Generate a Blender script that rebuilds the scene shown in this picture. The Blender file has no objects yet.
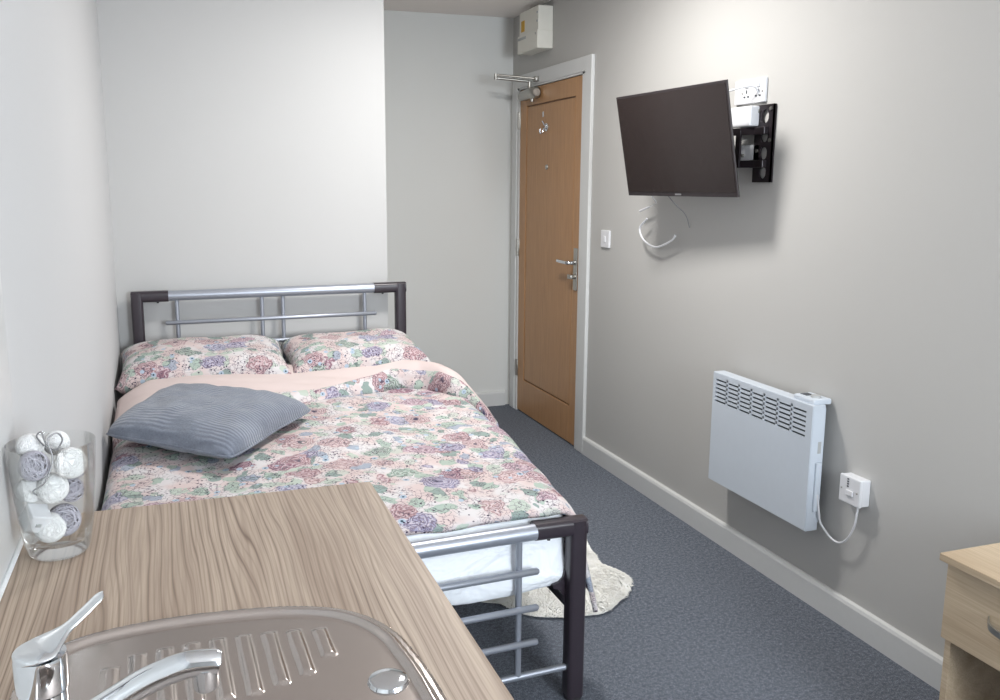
import bpy, bmesh, math, random
from mathutils import Vector, Matrix, noise as mnoise
random.seed(7)
PI = math.pi
scn = bpy.context.scene
COL = scn.collection

# ------------------------------------------------------------------ helpers
def lin(c):
    c = c / 255.0
    return c / 12.92 if c <= 0.04045 else ((c + 0.055) / 1.055) ** 2.4

def rgb(r, g, b):
    return (lin(r), lin(g), lin(b), 1.0)

BASE = {}

def tag(o, label=None, cat=None, group=None, kind=None):
    if label: o['label'] = label
    if cat: o['category'] = cat
    if group: o['group'] = group
    if kind: o['kind'] = kind
    return o

def thing(name, loc, label, cat, group=None, rot=(0, 0, 0)):
    o = bpy.data.objects.new(name, None)
    o.empty_display_size = 0.05
    COL.objects.link(o)
    o.location = loc
    o.rotation_euler = rot
    tag(o, label, cat, group)
    BASE[o] = Vector(loc)
    return o

def base_of(p):
    while p is not None:
        if p in BASE: return BASE[p]
        p = p.parent
    return Vector((0, 0, 0))

def obj(name, bm, mat, parent=None, smooth=None, origin=None, local=False):
    """link a bmesh as one object; shapes are given in room coordinates unless local"""
    if parent is not None and not local:
        bmesh.ops.translate(bm, verts=bm.verts, vec=-base_of(parent))
    if origin is not None:
        bmesh.ops.translate(bm, verts=bm.verts, vec=-Vector(origin))
    bmesh.ops.recalc_face_normals(bm, faces=bm.faces)
    me = bpy.data.meshes.new(name)
    bm.to_mesh(me); bm.free()
    mats = mat if isinstance(mat, (list, tuple)) else [mat]
    for m in mats: me.materials.append(m)
    if smooth is not None:
        for p in me.polygons: p.use_smooth = True
        if smooth < 179: me.set_sharp_from_angle(angle=math.radians(smooth))
    o = bpy.data.objects.new(name, me)
    COL.objects.link(o)
    if parent is not None: o.parent = parent
    if origin is not None: o.location = origin
    return o

def box(bm, lo, hi, bev=0.0, seg=2, mi=0):
    lo = Vector(lo); hi = Vector(hi)
    r = bmesh.ops.create_cube(bm, size=1.0)
    vs = r['verts']
    for v in vs:
        v.co = Vector(((v.co.x + .5) * (hi.x - lo.x) + lo.x, (v.co.y + .5) * (hi.y - lo.y) + lo.y, (v.co.z + .5) * (hi.z - lo.z) + lo.z))
    fs = list({f for v in vs for f in v.link_faces})
    for f in fs: f.material_index = mi
    if bev > 0:
        es = list({e for v in vs for e in v.link_edges})
        bmesh.ops.bevel(bm, geom=es, offset=bev, segments=seg, profile=0.5, affect='EDGES')
    return bm

def B(lo, hi, bev=0.0, seg=2):
    return box(bmesh.new(), lo, hi, bev, seg)

def tube(bm, pts, r, n=16, cap=True, mi=0):
    """round tube along a polyline; r is a number or a list"""
    pts = [Vector(p) for p in pts]
    rs = r if isinstance(r, (list, tuple)) else [r] * len(pts)
    rings = []
    t0 = (pts[1] - pts[0]).normalized()
    up = Vector((0, 0, 1)) if abs(t0.z) < 0.9 else Vector((0, 1, 0))
    nrm = t0.cross(up).normalized()
    for i, p in enumerate(pts):
        if i == 0: t = (pts[1] - pts[0])
        elif i == len(pts) - 1: t = (pts[-1] - pts[-2])
        else: t = (pts[i + 1] - pts[i]).normalized() + (pts[i] - pts[i - 1]).normalized()
        t.normalize()
        nrm = (nrm - t * nrm.dot(t)).normalized()
        b = t.cross(nrm)
        rings.append([bm.verts.new(p + (nrm * math.cos(a) + b * math.sin(a)) * rs[i]) for a in [2 * PI * k / n for k in range(n)]])
    for i in range(len(rings) - 1):
        for k in range(n):
            f = bm.faces.new((rings[i][k], rings[i][(k + 1) % n], rings[i + 1][(k + 1) % n], rings[i + 1][k])); f.material_index = mi
    if cap:
        f = bm.faces.new(rings[0][::-1]); f.material_index = mi
        f = bm.faces.new(rings[-1]); f.material_index = mi
    return bm

def T(pts, r, n=16): return tube(bmesh.new(), pts, r, n)

def smooth_pts(pts, k=8):
    """Catmull-Rom through the points"""
    P = [Vector(p) for p in pts]; P = [P[0] * 2 - P[1]] + P + [P[-1] * 2 - P[-2]]
    out = []
    for i in range(1, len(P) - 2):
        for j in range(k):
            t = j / k
            out.append(0.5 * ((2 * P[i]) + (P[i + 1] - P[i - 1]) * t + (2 * P[i - 1] - 5 * P[i] + 4 * P[i + 1] - P[i + 2]) * t * t + (3 * P[i] - P[i - 1] - 3 * P[i + 1] + P[i + 2]) * t ** 3))
    out.append(P[-2]); return out

def lathe(bm, prof, c=(0, 0, 0), n=48, closed=False, axis='z'):
    rings = []
    for (r, z) in prof:
        ring = []
        for k in range(n):
            a = 2 * PI * k / n
            if axis == 'z': v = Vector((r * math.cos(a), r * math.sin(a), z))
            elif axis == 'x': v = Vector((z, r * math.cos(a), r * math.sin(a)))
            else: v = Vector((r * math.cos(a), z, r * math.sin(a)))
            ring.append(bm.verts.new(v + Vector(c)))
        rings.append(ring)
    m = len(rings)
    for i in range(m if closed else m - 1):
        a, b = rings[i], rings[(i + 1) % m]
        for k in range(n): bm.faces.new((a[k], a[(k + 1) % n], b[(k + 1) % n], b[k]))
    if not closed:
        bm.faces.new(rings[0][::-1]); bm.faces.new(rings[-1])
    bmesh.ops.remove_doubles(bm, verts=bm.verts, dist=1e-6)
    return bm

def prism(bm, poly, axis, a, b):
    """extrude a 2D polygon along an axis from a to b"""
    def P(p, t):
        if axis == 'x': return Vector((t, p[0], p[1]))
        if axis == 'y': return Vector((p[0], t, p[1]))
        return Vector((p[0], p[1], t))
    v0 = [bm.verts.new(P(p, a)) for p in poly]; v1 = [bm.verts.new(P(p, b)) for p in poly]
    n = len(poly)
    bm.faces.new(v0); bm.faces.new(v1[::-1])
    for i in range(n): bm.faces.new((v0[i], v1[i], v1[(i + 1) % n], v0[(i + 1) % n]))
    return bm

def grid(fn, nu, nv, wrap=False):
    bm = bmesh.new()
    V = [[bm.verts.new(fn(i / nu, j / nv)) for j in range(nv + 1)] for i in range(nu + 1)]
    for i in range(nu):
        for j in range(nv): bm.faces.new((V[i][j], V[i + 1][j], V[i + 1][j + 1], V[i][j + 1]))
    return bm

def interp(xs, ys, x):
    if x <= xs[0]: return ys[0]
    for i in range(len(xs) - 1):
        if x <= xs[i + 1]:
            t = (x - xs[i]) / (xs[i + 1] - xs[i]); t = t * t * (3 - 2 * t) * .5 + t * .5
            return ys[i] + (ys[i + 1] - ys[i]) * t
    return ys[-1]

def nz(x, y, z=0.0, s=1.0): return mnoise.noise(Vector((x * s, y * s, z * s)))
def sst(a, b, x):
    t = max(0., min(1., (x - a) / (b - a))); return t * t * (3 - 2 * t)

# ------------------------------------------------------------------ materials
class NT:
    def __init__(s, name):
        m = bpy.data.materials.new(name); m.use_nodes = True
        s.m = m; s.t = m.node_tree; s.t.nodes.clear()
        s.out = s.n('ShaderNodeOutputMaterial')
    def n(s, typ, **kw):
        nd = s.t.nodes.new(typ)
        for k, v in kw.items(): setattr(nd, k, v)
        return nd
    def l(s, a, b): s.t.links.new(a, b)
    def inp(s, sock, v):
        if hasattr(v, 'node'): s.l(v, sock)
        else: sock.default_value = v
    def math(s, op, a, b=0.0, c=None, clamp=False):
        nd = s.n('ShaderNodeMath', operation=op); nd.use_clamp = clamp
        s.inp(nd.inputs[0], a); s.inp(nd.inputs[1], b)
        if c is not None: s.inp(nd.inputs[2], c)
        return nd.outputs[0]
    def vmath(s, op, a, b=(0, 0, 0)):
        nd = s.n('ShaderNodeVectorMath', operation=op)
        s.inp(nd.inputs[0], a)
        s.inp(nd.inputs[3 if op == 'SCALE' else 1], b)
        return nd.outputs[0]
    def mapr(s, v, a, b, c=0.0, d=1.0):
        nd = s.n('ShaderNodeMapRange'); s.inp(nd.inputs[0], v)
        for i, x in enumerate((a, b, c, d)): nd.inputs[i + 1].default_value = x
        return nd.outputs[0]
    def coord(s, scale=(1, 1, 1), rot=(0, 0, 0), loc=(0, 0, 0), which='Object'):
        tc = s.n('ShaderNodeTexCoord'); mp = s.n('ShaderNodeMapping')
        s.l(tc.outputs[which], mp.inputs[0])
        mp.inputs['Scale'].default_value = scale; mp.inputs['Rotation'].default_value = rot; mp.inputs['Location'].default_value = loc
        return mp.outputs[0]
    def noise(s, vec, scale=5, detail=3, rough=.5, out=0, dist=0.0):
        nd = s.n('ShaderNodeTexNoise'); s.l(vec, nd.inputs['Vector'])
        nd.inputs['Scale'].default_value = scale; nd.inputs['Detail'].default_value = detail
        nd.inputs['Roughness'].default_value = rough; nd.inputs['Distortion'].default_value = dist
        return nd.outputs[out]
    def vor(s, vec, scale, rnd=1.0, feature='F1'):
        nd = s.n('ShaderNodeTexVoronoi', feature=feature); s.l(vec, nd.inputs['Vector'])
        nd.inputs['Scale'].default_value = scale; nd.inputs['Randomness'].default_value = rnd
        return nd
    def ramp(s, fac, stops, mode='LINEAR'):
        nd = s.n('ShaderNodeValToRGB'); nd.color_ramp.interpolation = mode
        s.l(fac, nd.inputs[0]); e = nd.color_ramp.elements
        while len(e) < len(stops): e.new(0.5)
        for el, (p, c) in zip(e, stops): el.position = p; el.color = c
        return nd.outputs[0]
    def mix(s, fac, a, b, bt='MIX'):
        nd = s.n('ShaderNodeMix', data_type='RGBA', blend_type=bt)
        s.inp(nd.inputs[0], fac); s.inp(nd.inputs[6], a); s.inp(nd.inputs[7], b)
        return nd.outputs[2]
    def bsdf(s, col, rough=.5, metal=0.0, spec=.5, bump=None, bstr=.2, bdist=.01, **kw):
        b = s.n('ShaderNodeBsdfPrincipled')
        s.inp(b.inputs['Base Color'], col); s.inp(b.inputs['Roughness'], rough)
        b.inputs['Metallic'].default_value = metal; b.inputs['Specular IOR Level'].default_value = spec
        for k, v in kw.items(): b.inputs[k].default_value = v
        if bump is not None:
            bp = s.n('ShaderNodeBump'); bp.inputs['Strength'].default_value = bstr; bp.inputs['Distance'].default_value = bdist
            s.l(bump, bp.inputs['Height']); s.l(bp.outputs[0], b.inputs['Normal'])
        s.l(b.outputs[0], s.out.inputs[0])
        return s.m

def plain(name, col, rough=.5, metal=0.0, spec=.5, nscale=40, nstr=.02, var=.04, **kw):
    t = NT(name); v = t.coord()
    n = t.noise(v, nscale, 3)
    c2 = tuple(min(1, x * (1 - var)) for x in col[:3]) + (1,)
    c = t.mix(n, c2, col)
    return t.bsdf(c, rough, metal, spec, bump=n, bstr=nstr, bdist=.002, **kw)

def paint(name, col):
    t = NT(name); v = t.coord()
    n = t.noise(v, 260, 2); big = t.noise(v, 1.3, 3)
    c2 = tuple(x * .955 for x in col[:3]) + (1,)
    return t.bsdf(t.mix(big, c2, col), .62, 0, .3, bump=n, bstr=.06, bdist=.001)

M = {}
M['wall_white'] = paint('white_wall_paint', rgb(205, 206, 207))
M['wall_head'] = paint('head_wall_paint', rgb(195, 195, 194))
M['wall_alcove'] = paint('alcove_wall_paint', rgb(218, 219, 216))
M['wall_grey'] = paint('grey_wall_paint', rgb(188, 187, 184))
M['ceiling'] = paint('ceiling_paint', rgb(250, 243, 238))
M['gloss_white'] = plain('white_gloss_paint', rgb(212, 213, 212), .3, nscale=60)
M['plastic_white'] = plain('white_plastic', rgb(220, 221, 224), .35)
M['heater_white'] = plain('white_enamel', rgb(198, 206, 215), .32)
M['plastic_cream'] = plain('off_white_plastic', rgb(226, 224, 214), .4)
M['slot'] = plain('dark_slot', rgb(70, 74, 80), .6)
M['dark_brown'] = plain('dark_brown_metal', rgb(49, 42, 49), .3, 0, .6)
M['silver'] = plain('silver_painted_metal', rgb(166, 171, 181), .36, .6)
M['chrome'] = plain('chrome', rgb(214, 218, 222), .09, 1.0, nstr=0)
M['satin'] = plain('satin_metal', rgb(178, 176, 170), .32, .9)
M['screen'] = plain('tv_screen', rgb(36, 27, 26), .26, 0, .5, nstr=0)
M['black_plastic'] = plain('black_plastic', rgb(44, 38, 40), .4)
M['bracket_black'] = plain('black_bracket_metal', rgb(40, 34, 38), .38, .3)
M['yellow'] = plain('yellow_sticker', rgb(206, 160, 40), .5)
M['label_grey'] = plain('grey_label', rgb(170, 172, 172), .5)
M['rubber'] = plain('dark_rubber', rgb(50, 48, 50), .7)
M['wire_grey'] = plain('grey_wire', rgb(150, 150, 152), .35, .5)
M['sealant'] = plain('white_sealant', rgb(236, 240, 242), .3)

# carpet
t = NT('grey_carpet'); v = t.coord()
n1 = t.noise(v, 300, 3, .7); n2 = t.noise(v, 85, 5, .8); n3 = t.noise(v, 2.2, 2)
c = t.mix(t.mapr(n2, .40, .60), rgb(88, 94, 105), rgb(160, 166, 177))
c = t.mix(t.mapr(n1, .4, .62), rgb(84, 90, 99), c)
c = t.mix(t.mapr(n3, .3, .7, 0, .25), c, rgb(122, 127, 136))
M['carpet'] = t.bsdf(c, .95, 0, .1, bump=t.math('ADD', n1, n2), bstr=.8, bdist=.006)

# worktop laminate: grain runs along y
def wood(name, dark, mid, light, K=62.0, rough=.5, line=.85):
    """laminate with long wandering grain lines along y"""
    t = NT(name); v = t.coord()
    sx = t.n('ShaderNodeSeparateXYZ'); t.l(v, sx.inputs[0])
    slow = t.noise(t.coord((6, .9, 6)), 1.0, 2, .5)
    slow2 = t.noise(t.coord((24, 2.4, 24)), 1.0, 2, .5)
    ph = t.math('ADD', t.math('MULTIPLY', t.math('ADD', sx.outputs[0], sx.outputs[2]), K), t.math('ADD', t.math('MULTIPLY', slow, 6.0), t.math('MULTIPLY', slow2, 1.1)))
    w1 = t.math('POWER', t.math('ABSOLUTE', t.math('SINE', t.math('MULTIPLY', ph, 3.14159))), .45)
    w2 = t.math('POWER', t.math('ABSOLUTE', t.math('SINE', t.math('MULTIPLY', ph, 7.7))), .5)
    fine = t.noise(t.coord((240, 4.5, 240)), 1.0, 3, .6)
    broad = t.noise(t.coord((13, .9, 13)), 1.0, 2, .5)
    lm = t.mapr(t.noise(t.coord((9, 2.0, 9)), 1.0, 2), .35, .65)
    c = t.ramp(broad, [(.3, mid), (.5, light), (.7, mid)])
    c = t.mix(t.mapr(fine, .35, .65, .32, 0), c, dark)
    c = t.mix(t.math('MULTIPLY', t.mapr(w1, .25, .75, line, 0), t.math('ADD', t.math('MULTIPLY', lm, .7), .3)), c, dark)
    c = t.mix(t.mapr(w2, .3, .8, line * .35, 0), c, dark)
    return t.bsdf(c, rough, 0, .4, bump=fine, bstr=.04, bdist=.001)
M['worktop'] = wood('walnut_laminate', rgb(110, 91, 77), rgb(168, 150, 134), rgb(188, 171, 154))
M['oak'] = wood('sonoma_oak', rgb(146, 124, 98), rgb(182, 161, 134), rgb(204, 186, 160), K=30.0, line=.3)
def vwood(name, dark, mid, light):
    t = NT(name); v = t.coord((1, 1, .05))
    f = t.noise(v, 90, 4, .6); g = t.noise(v, 14, 2, .5)
    c = t.ramp(f, [(.3, dark), (.5, mid), (.7, light)])
    c = t.mix(t.mapr(g, .3, .7, 0, .6), c, mid)
    return t.bsdf(c, .38, 0, .4, bump=f, bstr=.04, bdist=.002)
M['door_oak'] = vwood('oak_veneer', rgb(162, 121, 82), rgb(177, 134, 93), rgb(187, 144, 102))
M['door_groove'] = vwood('oak_veneer_groove', rgb(110, 80, 54), rgb(122, 90, 62), rgb(130, 98, 68))

M['shaded_wood'] = vwood('shaded_wood_inside', rgb(62, 46, 46), rgb(80, 62, 62), rgb(94, 74, 72))  # shadow inside the bedside cabinet's opening, painted into its panel colour
# sink steel
t = NT('brushed_steel'); v = t.coord((1, 1, 1)); n = t.noise(v, 500, 2)
M['steel'] = t.bsdf(rgb(184, 176, 171), .19, .92, .5, bump=n, bstr=.03, bdist=.001)

# glass: clear, thin walled
t = NT('clear_glass')
tr = t.n('ShaderNodeBsdfTransparent'); tr.inputs[0].default_value = (.985, .992, .99, 1)
gl = t.n('ShaderNodeBsdfGlossy'); gl.inputs['Roughness'].default_value = .02; gl.inputs[0].default_value = (1, 1, 1, 1)
lw = t.n('ShaderNodeLayerWeight'); lw.inputs[0].default_value = .22
fac = t.mapr(lw.outputs[0], 0, 1, .025, .7)
mx = t.n('ShaderNodeMixShader'); t.l(fac, mx.inputs[0]); t.l(tr.outputs[0], mx.inputs[1]); t.l(gl.outputs[0], mx.inputs[2]); t.l(mx.outputs[0], t.out.inputs[0])
M['glass'] = t.m

# floral fabric
def floral(name, sc=8.6, seed=(0, 0, 0)):
    t = NT(name); v0 = t.coord(loc=seed)
    w1 = t.noise(v0, 9, 3, .6, out=1); w2 = t.noise(v0, 38, 3, .6, out=1)
    vw = t.vmath('ADD', v0, t.vmath('SCALE', t.vmath('SUBTRACT', w1, (.5, .5, .5)), .10))
    vw = t.vmath('ADD', vw, t.vmath('SCALE', t.vmath('SUBTRACT', w2, (.5, .5, .5)), .028))
    cream = rgb(232, 218, 214)
    # background wash
    bgn = t.noise(v0, 11, 2)
    col = t.mix(t.mapr(bgn, .42, .6), rgb(204, 188, 186), rgb(208, 205, 206))
    # leaves
    vl = t.vor(vw, sc * 2.1); lc = t.n('ShaderNodeSeparateColor'); t.l(vl.outputs['Color'], lc.inputs[0])
    vle = t.vor(vw, sc * 2.1, feature='DISTANCE_TO_EDGE')
    leafcol = t.ramp(lc.outputs[1], [(0, rgb(156, 176, 164)), (.3, rgb(176, 190, 178)), (.55, rgb(122, 146, 140)), (.72, rgb(184, 190, 182)), (.86, rgb(148, 160, 176))], 'CONSTANT')
    lm = t.math('MULTIPLY', t.math('GREATER_THAN', lc.outputs[0], .22), t.math('LESS_THAN', vl.outputs['Distance'], .5))
    col = t.mix(t.math('MULTIPLY', lm, .85), col, leafcol)
    # blossoms
    vf = t.vor(vw, sc, .85); fc = t.n('ShaderNodeSeparateColor'); t.l(vf.outputs['Color'], fc.inputs[0])
    petal = t.ramp(fc.outputs[0], [(0, rgb(178, 148, 152)), (.22, rgb(194, 170, 170)), (.42, rgb(156, 154, 178)), (.58, rgb(150, 172, 160)), (.66, rgb(186, 162, 172)), (.8, rgb(166, 170, 192)), (.9, rgb(162, 128, 140))], 'CONSTANT')
    d = vf.outputs['Distance']
    rings = t.math('SINE', t.math('ADD', t.math('MULTIPLY', d, 75.0), t.math('MULTIPLY', t.noise(v0, 26, 2), 16.0)))
    dk = t.mapr(rings, .2, .85, 0, .85)
    shade = t.mix(.62, petal, rgb(84, 52, 66))
    blos = t.mix(dk, petal, shade)
    blos = t.mix(t.mapr(rings, -.95, -.5, .7, 0), blos, rgb(208, 200, 202))
    blos = t.mix(t.mapr(d, .05, .14, 1, 0), blos, rgb(62, 60, 84))
    fm = t.math('MULTIPLY', t.mapr(d, .42, .46, 1, 0), t.math('GREATER_THAN', fc.outputs[1], .22))
    col = t.mix(fm, col, blos)
    # fine drawn lines
    ve = t.vor(vw, sc * 6.5, feature='DISTANCE_TO_EDGE')
    ln = t.mapr(ve.outputs['Distance'], .015, .06, 1, 0)
    msk = t.mapr(t.noise(v0, 15, 2), .40, .50)
    col = t.mix(t.math('MULTIPLY', t.math('MULTIPLY', ln, msk), .85), col, rgb(96, 84, 98))
    le = t.mapr(vle.outputs['Distance'], .01, .035, .8, 0)
    col = t.mix(t.math('MULTIPLY', le, lm), col, rgb(84, 104, 102))
    # small blue anemones
    va = t.vor(v0, sc * 3.1, .9); ac = t.n('ShaderNodeSeparateColor'); t.l(va.outputs['Color'], ac.inputs[0])
    am = t.math('GREATER_THAN', ac.outputs[0], .78)
    col = t.mix(t.math('MULTIPLY', t.mapr(va.outputs['Distance'], .26, .3, 1, 0), am), col, rgb(166, 182, 198))
    col = t.mix(t.math('MULTIPLY', t.mapr(va.outputs['Distance'], .1, .13, 1, 0), am), col, rgb(52, 74, 88))
    # seeds
    vd = t.vor(v0, sc * 9.5, 1.0); dc = t.n('ShaderNodeSeparateColor'); t.l(vd.outputs['Color'], dc.inputs[0])
    dm = t.math('MULTIPLY', t.mapr(vd.outputs['Distance'], .24, .3, 1, 0), t.math('GREATER_THAN', dc.outputs[0], .62))
    dm = t.math('MULTIPLY', dm, t.mapr(t.noise(v0, 7, 1), .42, .5))
    col = t.mix(dm, col, rgb(64, 52, 74))
    wr = t.noise(v0, 14, 3, .5)
    return t.bsdf(col, .82, 0, .2, bump=wr, bstr=.35, bdist=.012)
M['floral'] = floral('floral_cotton')
M['floral_pillow'] = floral('floral_cotton_pillow', 8.8, (3.1, 1.7, .4))
t = NT('pink_cotton'); v = t.coord(); wr = t.noise(v, 12, 3)
M['pink'] = t.bsdf(t.mix(t.noise(v, 5, 2), rgb(206, 190, 187), rgb(210, 197, 194)), .85, 0, .2, bump=wr, bstr=.3, bdist=.012)
t = NT('white_sheet'); v = t.coord(); wr = t.noise(t.coord((1, 1, 2.2), rot=(0, .5, 0)), 3.2, 3, .5, dist=2.0)
M['sheet'] = t.bsdf(rgb(244, 248, 252), .85, 0, .2, bump=wr, bstr=.6, bdist=.04)
# ribbed plush
t = NT('grey_plush'); v = t.coord(rot=(0, 0, -.91))
wv = t.n('ShaderNodeTexWave', wave_type='BANDS', bands_direction='X'); t.l(v, wv.inputs[0]); wv.inputs['Scale'].default_value = 23; wv.inputs['Distortion'].default_value = 1.6; wv.inputs['Detail'].default_value = 1
v2 = t.coord(); f = t.noise(v2, 160, 3, .7); g = t.noise(v2, 6, 3)
msk_ = t.mapr(t.noise(t.coord(), 9, 3), .40, .60, .08, .75)
h = t.math('ADD', t.math('MULTIPLY', wv.outputs[1], msk_), t.math('MULTIPLY', f, .9))
c = t.mix(t.mapr(h, .2, 1.1), rgb(100, 107, 120), rgb(138, 145, 158))
c = t.mix(t.mapr(g, .4, .62, 0, .45), c, rgb(98, 104, 118))
M['plush'] = t.bsdf(c, .9, 0, .15, bump=h, bstr=.5, bdist=.006, **{'Sheen Weight': .35})
# sheepskin
t = NT('cream_sheepskin'); v = t.coord(); f = t.noise(v, 60, 4, .7); g = t.noise(v, 260, 2)
M['fur'] = t.bsdf(t.mix(t.mapr(f, .35, .65), rgb(244, 242, 234), rgb(252, 251, 247)), .95, 0, .1, bump=t.math('ADD', f, g), bstr=.5, bdist=.01)
# string balls
def stringmat(name, a, b):
    t = NT(name); v = t.coord(); f = t.noise(v, 300, 2)
    return t.bsdf(t.mix(f, a, b), .85, 0, .2)
M['ball_white'] = stringmat('white_string', rgb(226, 226, 226), rgb(248, 248, 248))
M['ball_grey'] = stringmat('grey_string', rgb(168, 166, 178), rgb(206, 204, 214))

# ------------------------------------------------------------------ the room
XL, XR, YF, YH, YB, XC, ZC = -.2525, 2.04, -1.35, 4.04, 5.169, .96, 2.425
def struct(name, bm, mat, parent=None, smooth=None):
    o = obj(name, bm, mat, parent, smooth)
    if parent is None: o['kind'] = 'structure'
    return o
struct('floor', B((XL - .1, YF - .1, -.1), (XR + .1, YB + .1, 0)), M['carpet'])
struct('ceiling', B((XL - .1, YF - .1, ZC), (XR + .1, YB + .1, ZC + .1)), M['ceiling'])
struct('wall_left', B((XL - .1, YF - .1, 0), (XL, YH, ZC)), M['wall_white'])
struct('wall_head', B((XL - .1, YH, 0), (XC, YB + .1, ZC)), M['wall_head'])
struct('wall_back', B((XC, YB, 0), (XR, YB + .1, ZC)), M['wall_alcove'])
# right wall with the door opening
DY0, DY1, DZ = 4.135, 5.062, 2.005
bm = bmesh.new()
box(bm, (XR, YF - .1, 0), (XR + .1, DY0, ZC)); box(bm, (XR, DY1, 0), (XR + .1, YB + .1, ZC)); box(bm, (XR, DY0, DZ), (XR + .1, DY1, ZC))
struct('wall_right', bm, M['wall_grey'])
# wall behind the camera with its window
WX0, WX1, WZ0, WZ1 = 1.0, 1.93, .95, 2.15
bm = bmesh.new()
box(bm, (XL, YF - .1, 0), (XR, YF, WZ0)); box(bm, (XL, YF - .1, WZ1), (XR, YF, ZC))
box(bm, (XL, YF - .1, WZ0), (WX0, YF, WZ1)); box(bm, (WX1, YF - .1, WZ0), (XR, YF, WZ1))
struct('wall_front', bm, M['wall_white'])
bm = bmesh.new()
for a in ((WX0, WX0 + .06), (1.44, 1.49), (WX1 - .06, WX1)): box(bm, (a[0], YF - .08, WZ0), (a[1], YF - .03, WZ1))
for a in ((WZ0, WZ0 + .06), (WZ1 - .06, WZ1)): box(bm, (WX0, YF - .08, a[0]), (WX1, YF - .03, a[1]))
struct('window_1', bm, M['gloss_white'])
# skirting boards
def skirt(name, poly_axis, a, b, sgn_pos, flip):
    prof = [(0, 0), (.018, 0), (.018, .082), (.014, .092), (.006, .095), (0, .095)]
    bm = bmesh.new()
    if poly_axis == 'y': prism(bm, [(sgn_pos + flip * p[0], p[1]) for p in prof], 'y', a, b)
    else: prism(bm, [(sgn_pos + flip * p[0], p[1]) for p in prof], 'x', a, b)
    return struct(name, bm, M['gloss_white'])
skirt('baseboard_right', 'y', YF, 4.057, XR, -1)
skirt('baseboard_back', 'x', XC + .018, 2.0, YB, -1)
skirt('baseboard_head', 'x', XL + .018, XC, YH, -1)
skirt('baseboard_return', 'y', YH - .018, YB, XC, 1)
skirt('baseboard_left', 'y', 1.56, YH, XL, 1)

# door surround (trim_1) and door leaf (door_1)
bm = bmesh.new()
AX = XR - .02
box(bm, (AX, 4.057, 0), (XR, 4.135, 2.07), .004); box(bm, (AX, 5.055, 0), (XR, 5.13, 2.07), .004); box(bm, (AX + .0005, 4.125, 1.995), (XR, 5.065, 2.0695), .004)
box(bm, (AX + .006, 4.128, 0), (XR + .1, 4.168, 2.0)); box(bm, (AX + .006, 5.024, 0), (XR + .1, 5.062, 2.0)); box(bm, (AX + .006, 4.128, 1.985), (XR + .1, 5.062, 2.004))
box(bm, (XR + .036, 4.15, 0), (XR + .06, 4.19, 2.0)); box(bm, (XR + .036, 5.0, 0), (XR + .06, 5.05, 2.0)); box(bm, (XR + .036, 4.15, 1.96), (XR + .06, 5.05, 2.0))
struct('trim_1', bm, M['gloss_white'])
L0, L1, LT = 4.171, 5.021, 1.982
DXF = XR - .008
bm = bmesh.new()
st = .085
box(bm, (DXF, L0, .008), (DXF + .04, L0 + st, LT), .002); box(bm, (DXF, L1 - st - .01, .008), (DXF + .04, L1, LT), .002)
box(bm, (DXF + .0003, L0 + st, 1.885), (DXF + .04, L1 - st - .01, LT), .002); box(bm, (DXF + .0003, L0 + st, .008), (DXF + .04, L1 - st - .01, .215), .002)
door = struct('door_1', bm, M['door_oak'])
struct('door_groove', B((DXF + .012, L0 + st - .01, .205), (DXF + .036, L1 - st, 1.895)), M['door_groove'], door)
bm = bmesh.new()
box(bm, (DXF + .003, L0 + st + .007, .222), (DXF + .03, L1 - st - .017, 1.878), .004)
struct('door_panel', bm, M['door_oak'], door)
for z in (1.805, 1.04, .28):
    bm = bmesh.new(); box(bm, (DXF - .004, L1 - .006, z - .052), (DXF + .004, L1 + .022, z + .052), .001)
    tube(bm, [(DXF - .008, L1 + .004, z - .052), (DXF - .008, L1 + .004, z + .052)], .007, 12)
    struct('hinge', bm, M['satin'], door, 40)
hd = struct('handle_plate', B((DXF - .008, 4.184, .868), (DXF, 4.226, 1.094), .003), M['satin'], door)
bm = T([(DXF - .006, 4.206, 1.016), (DXF - .032, 4.206, 1.016)], .011)
tube(bm, smooth_pts([(DXF - .03, 4.206, 1.016), (DXF - .048, 4.212, 1.016), (DXF - .052, 4.235, 1.016), (DXF - .052, 4.33, 1.018)], 5), .0095)
struct('lever', bm, M['chrome'], hd, 50)
bm = T([(DXF - .006, 4.206, .94), (DXF - .022, 4.206, .94)], .012); box(bm, (DXF - .034, 4.2, .928), (DXF - .02, 4.245, .952), .004)
struct('thumb_turn', bm, M['satin'], hd, 40)
# coat hook and peephole
bm = lathe(bmesh.new(), [(.001, 0), (.022, 0), (.022, .005), (.008, .008), (.001, .008)], (0, 0, 0), 24, axis='x')
bmesh.ops.scale(bm, verts=bm.verts, vec=(-1, 1, 1)); bmesh.ops.translate(bm, verts=bm.verts, vec=(DXF + .003, 4.628, 1.745))
tube(bm, smooth_pts([(DXF - .002, 4.628, 1.745), (DXF - .016, 4.628, 1.735), (DXF - .026, 4.628, 1.712), (DXF - .038, 4.628, 1.715), (DXF - .040, 4.628, 1.735)], 5), .005, 10)
tube(bm, smooth_pts([(DXF - .004, 4.628, 1.75), (DXF - .014, 4.628, 1.762), (DXF - .026, 4.628, 1.782)], 5), .005, 10)
struct('coat_hook', bm, M['chrome'], door, 60)
bm = lathe(bmesh.new(), [(.001, .004), (.007, .006), (.013, .006), (.015, 0), (.001, 0)], (0, 0, 0), 24, axis='x')
bmesh.ops.scale(bm, verts=bm.verts, vec=(-1, 1, 1)); bmesh.ops.translate(bm, verts=bm.verts, vec=(DXF + .003, 4.618, 1.524))
struct('peephole', bm, M['satin'], door, 40)
struct('number_marker', B((DXF + .001, 4.675, 1.805), (DXF + .004, 4.69, 1.835), .001), M['chrome'], door)
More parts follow.
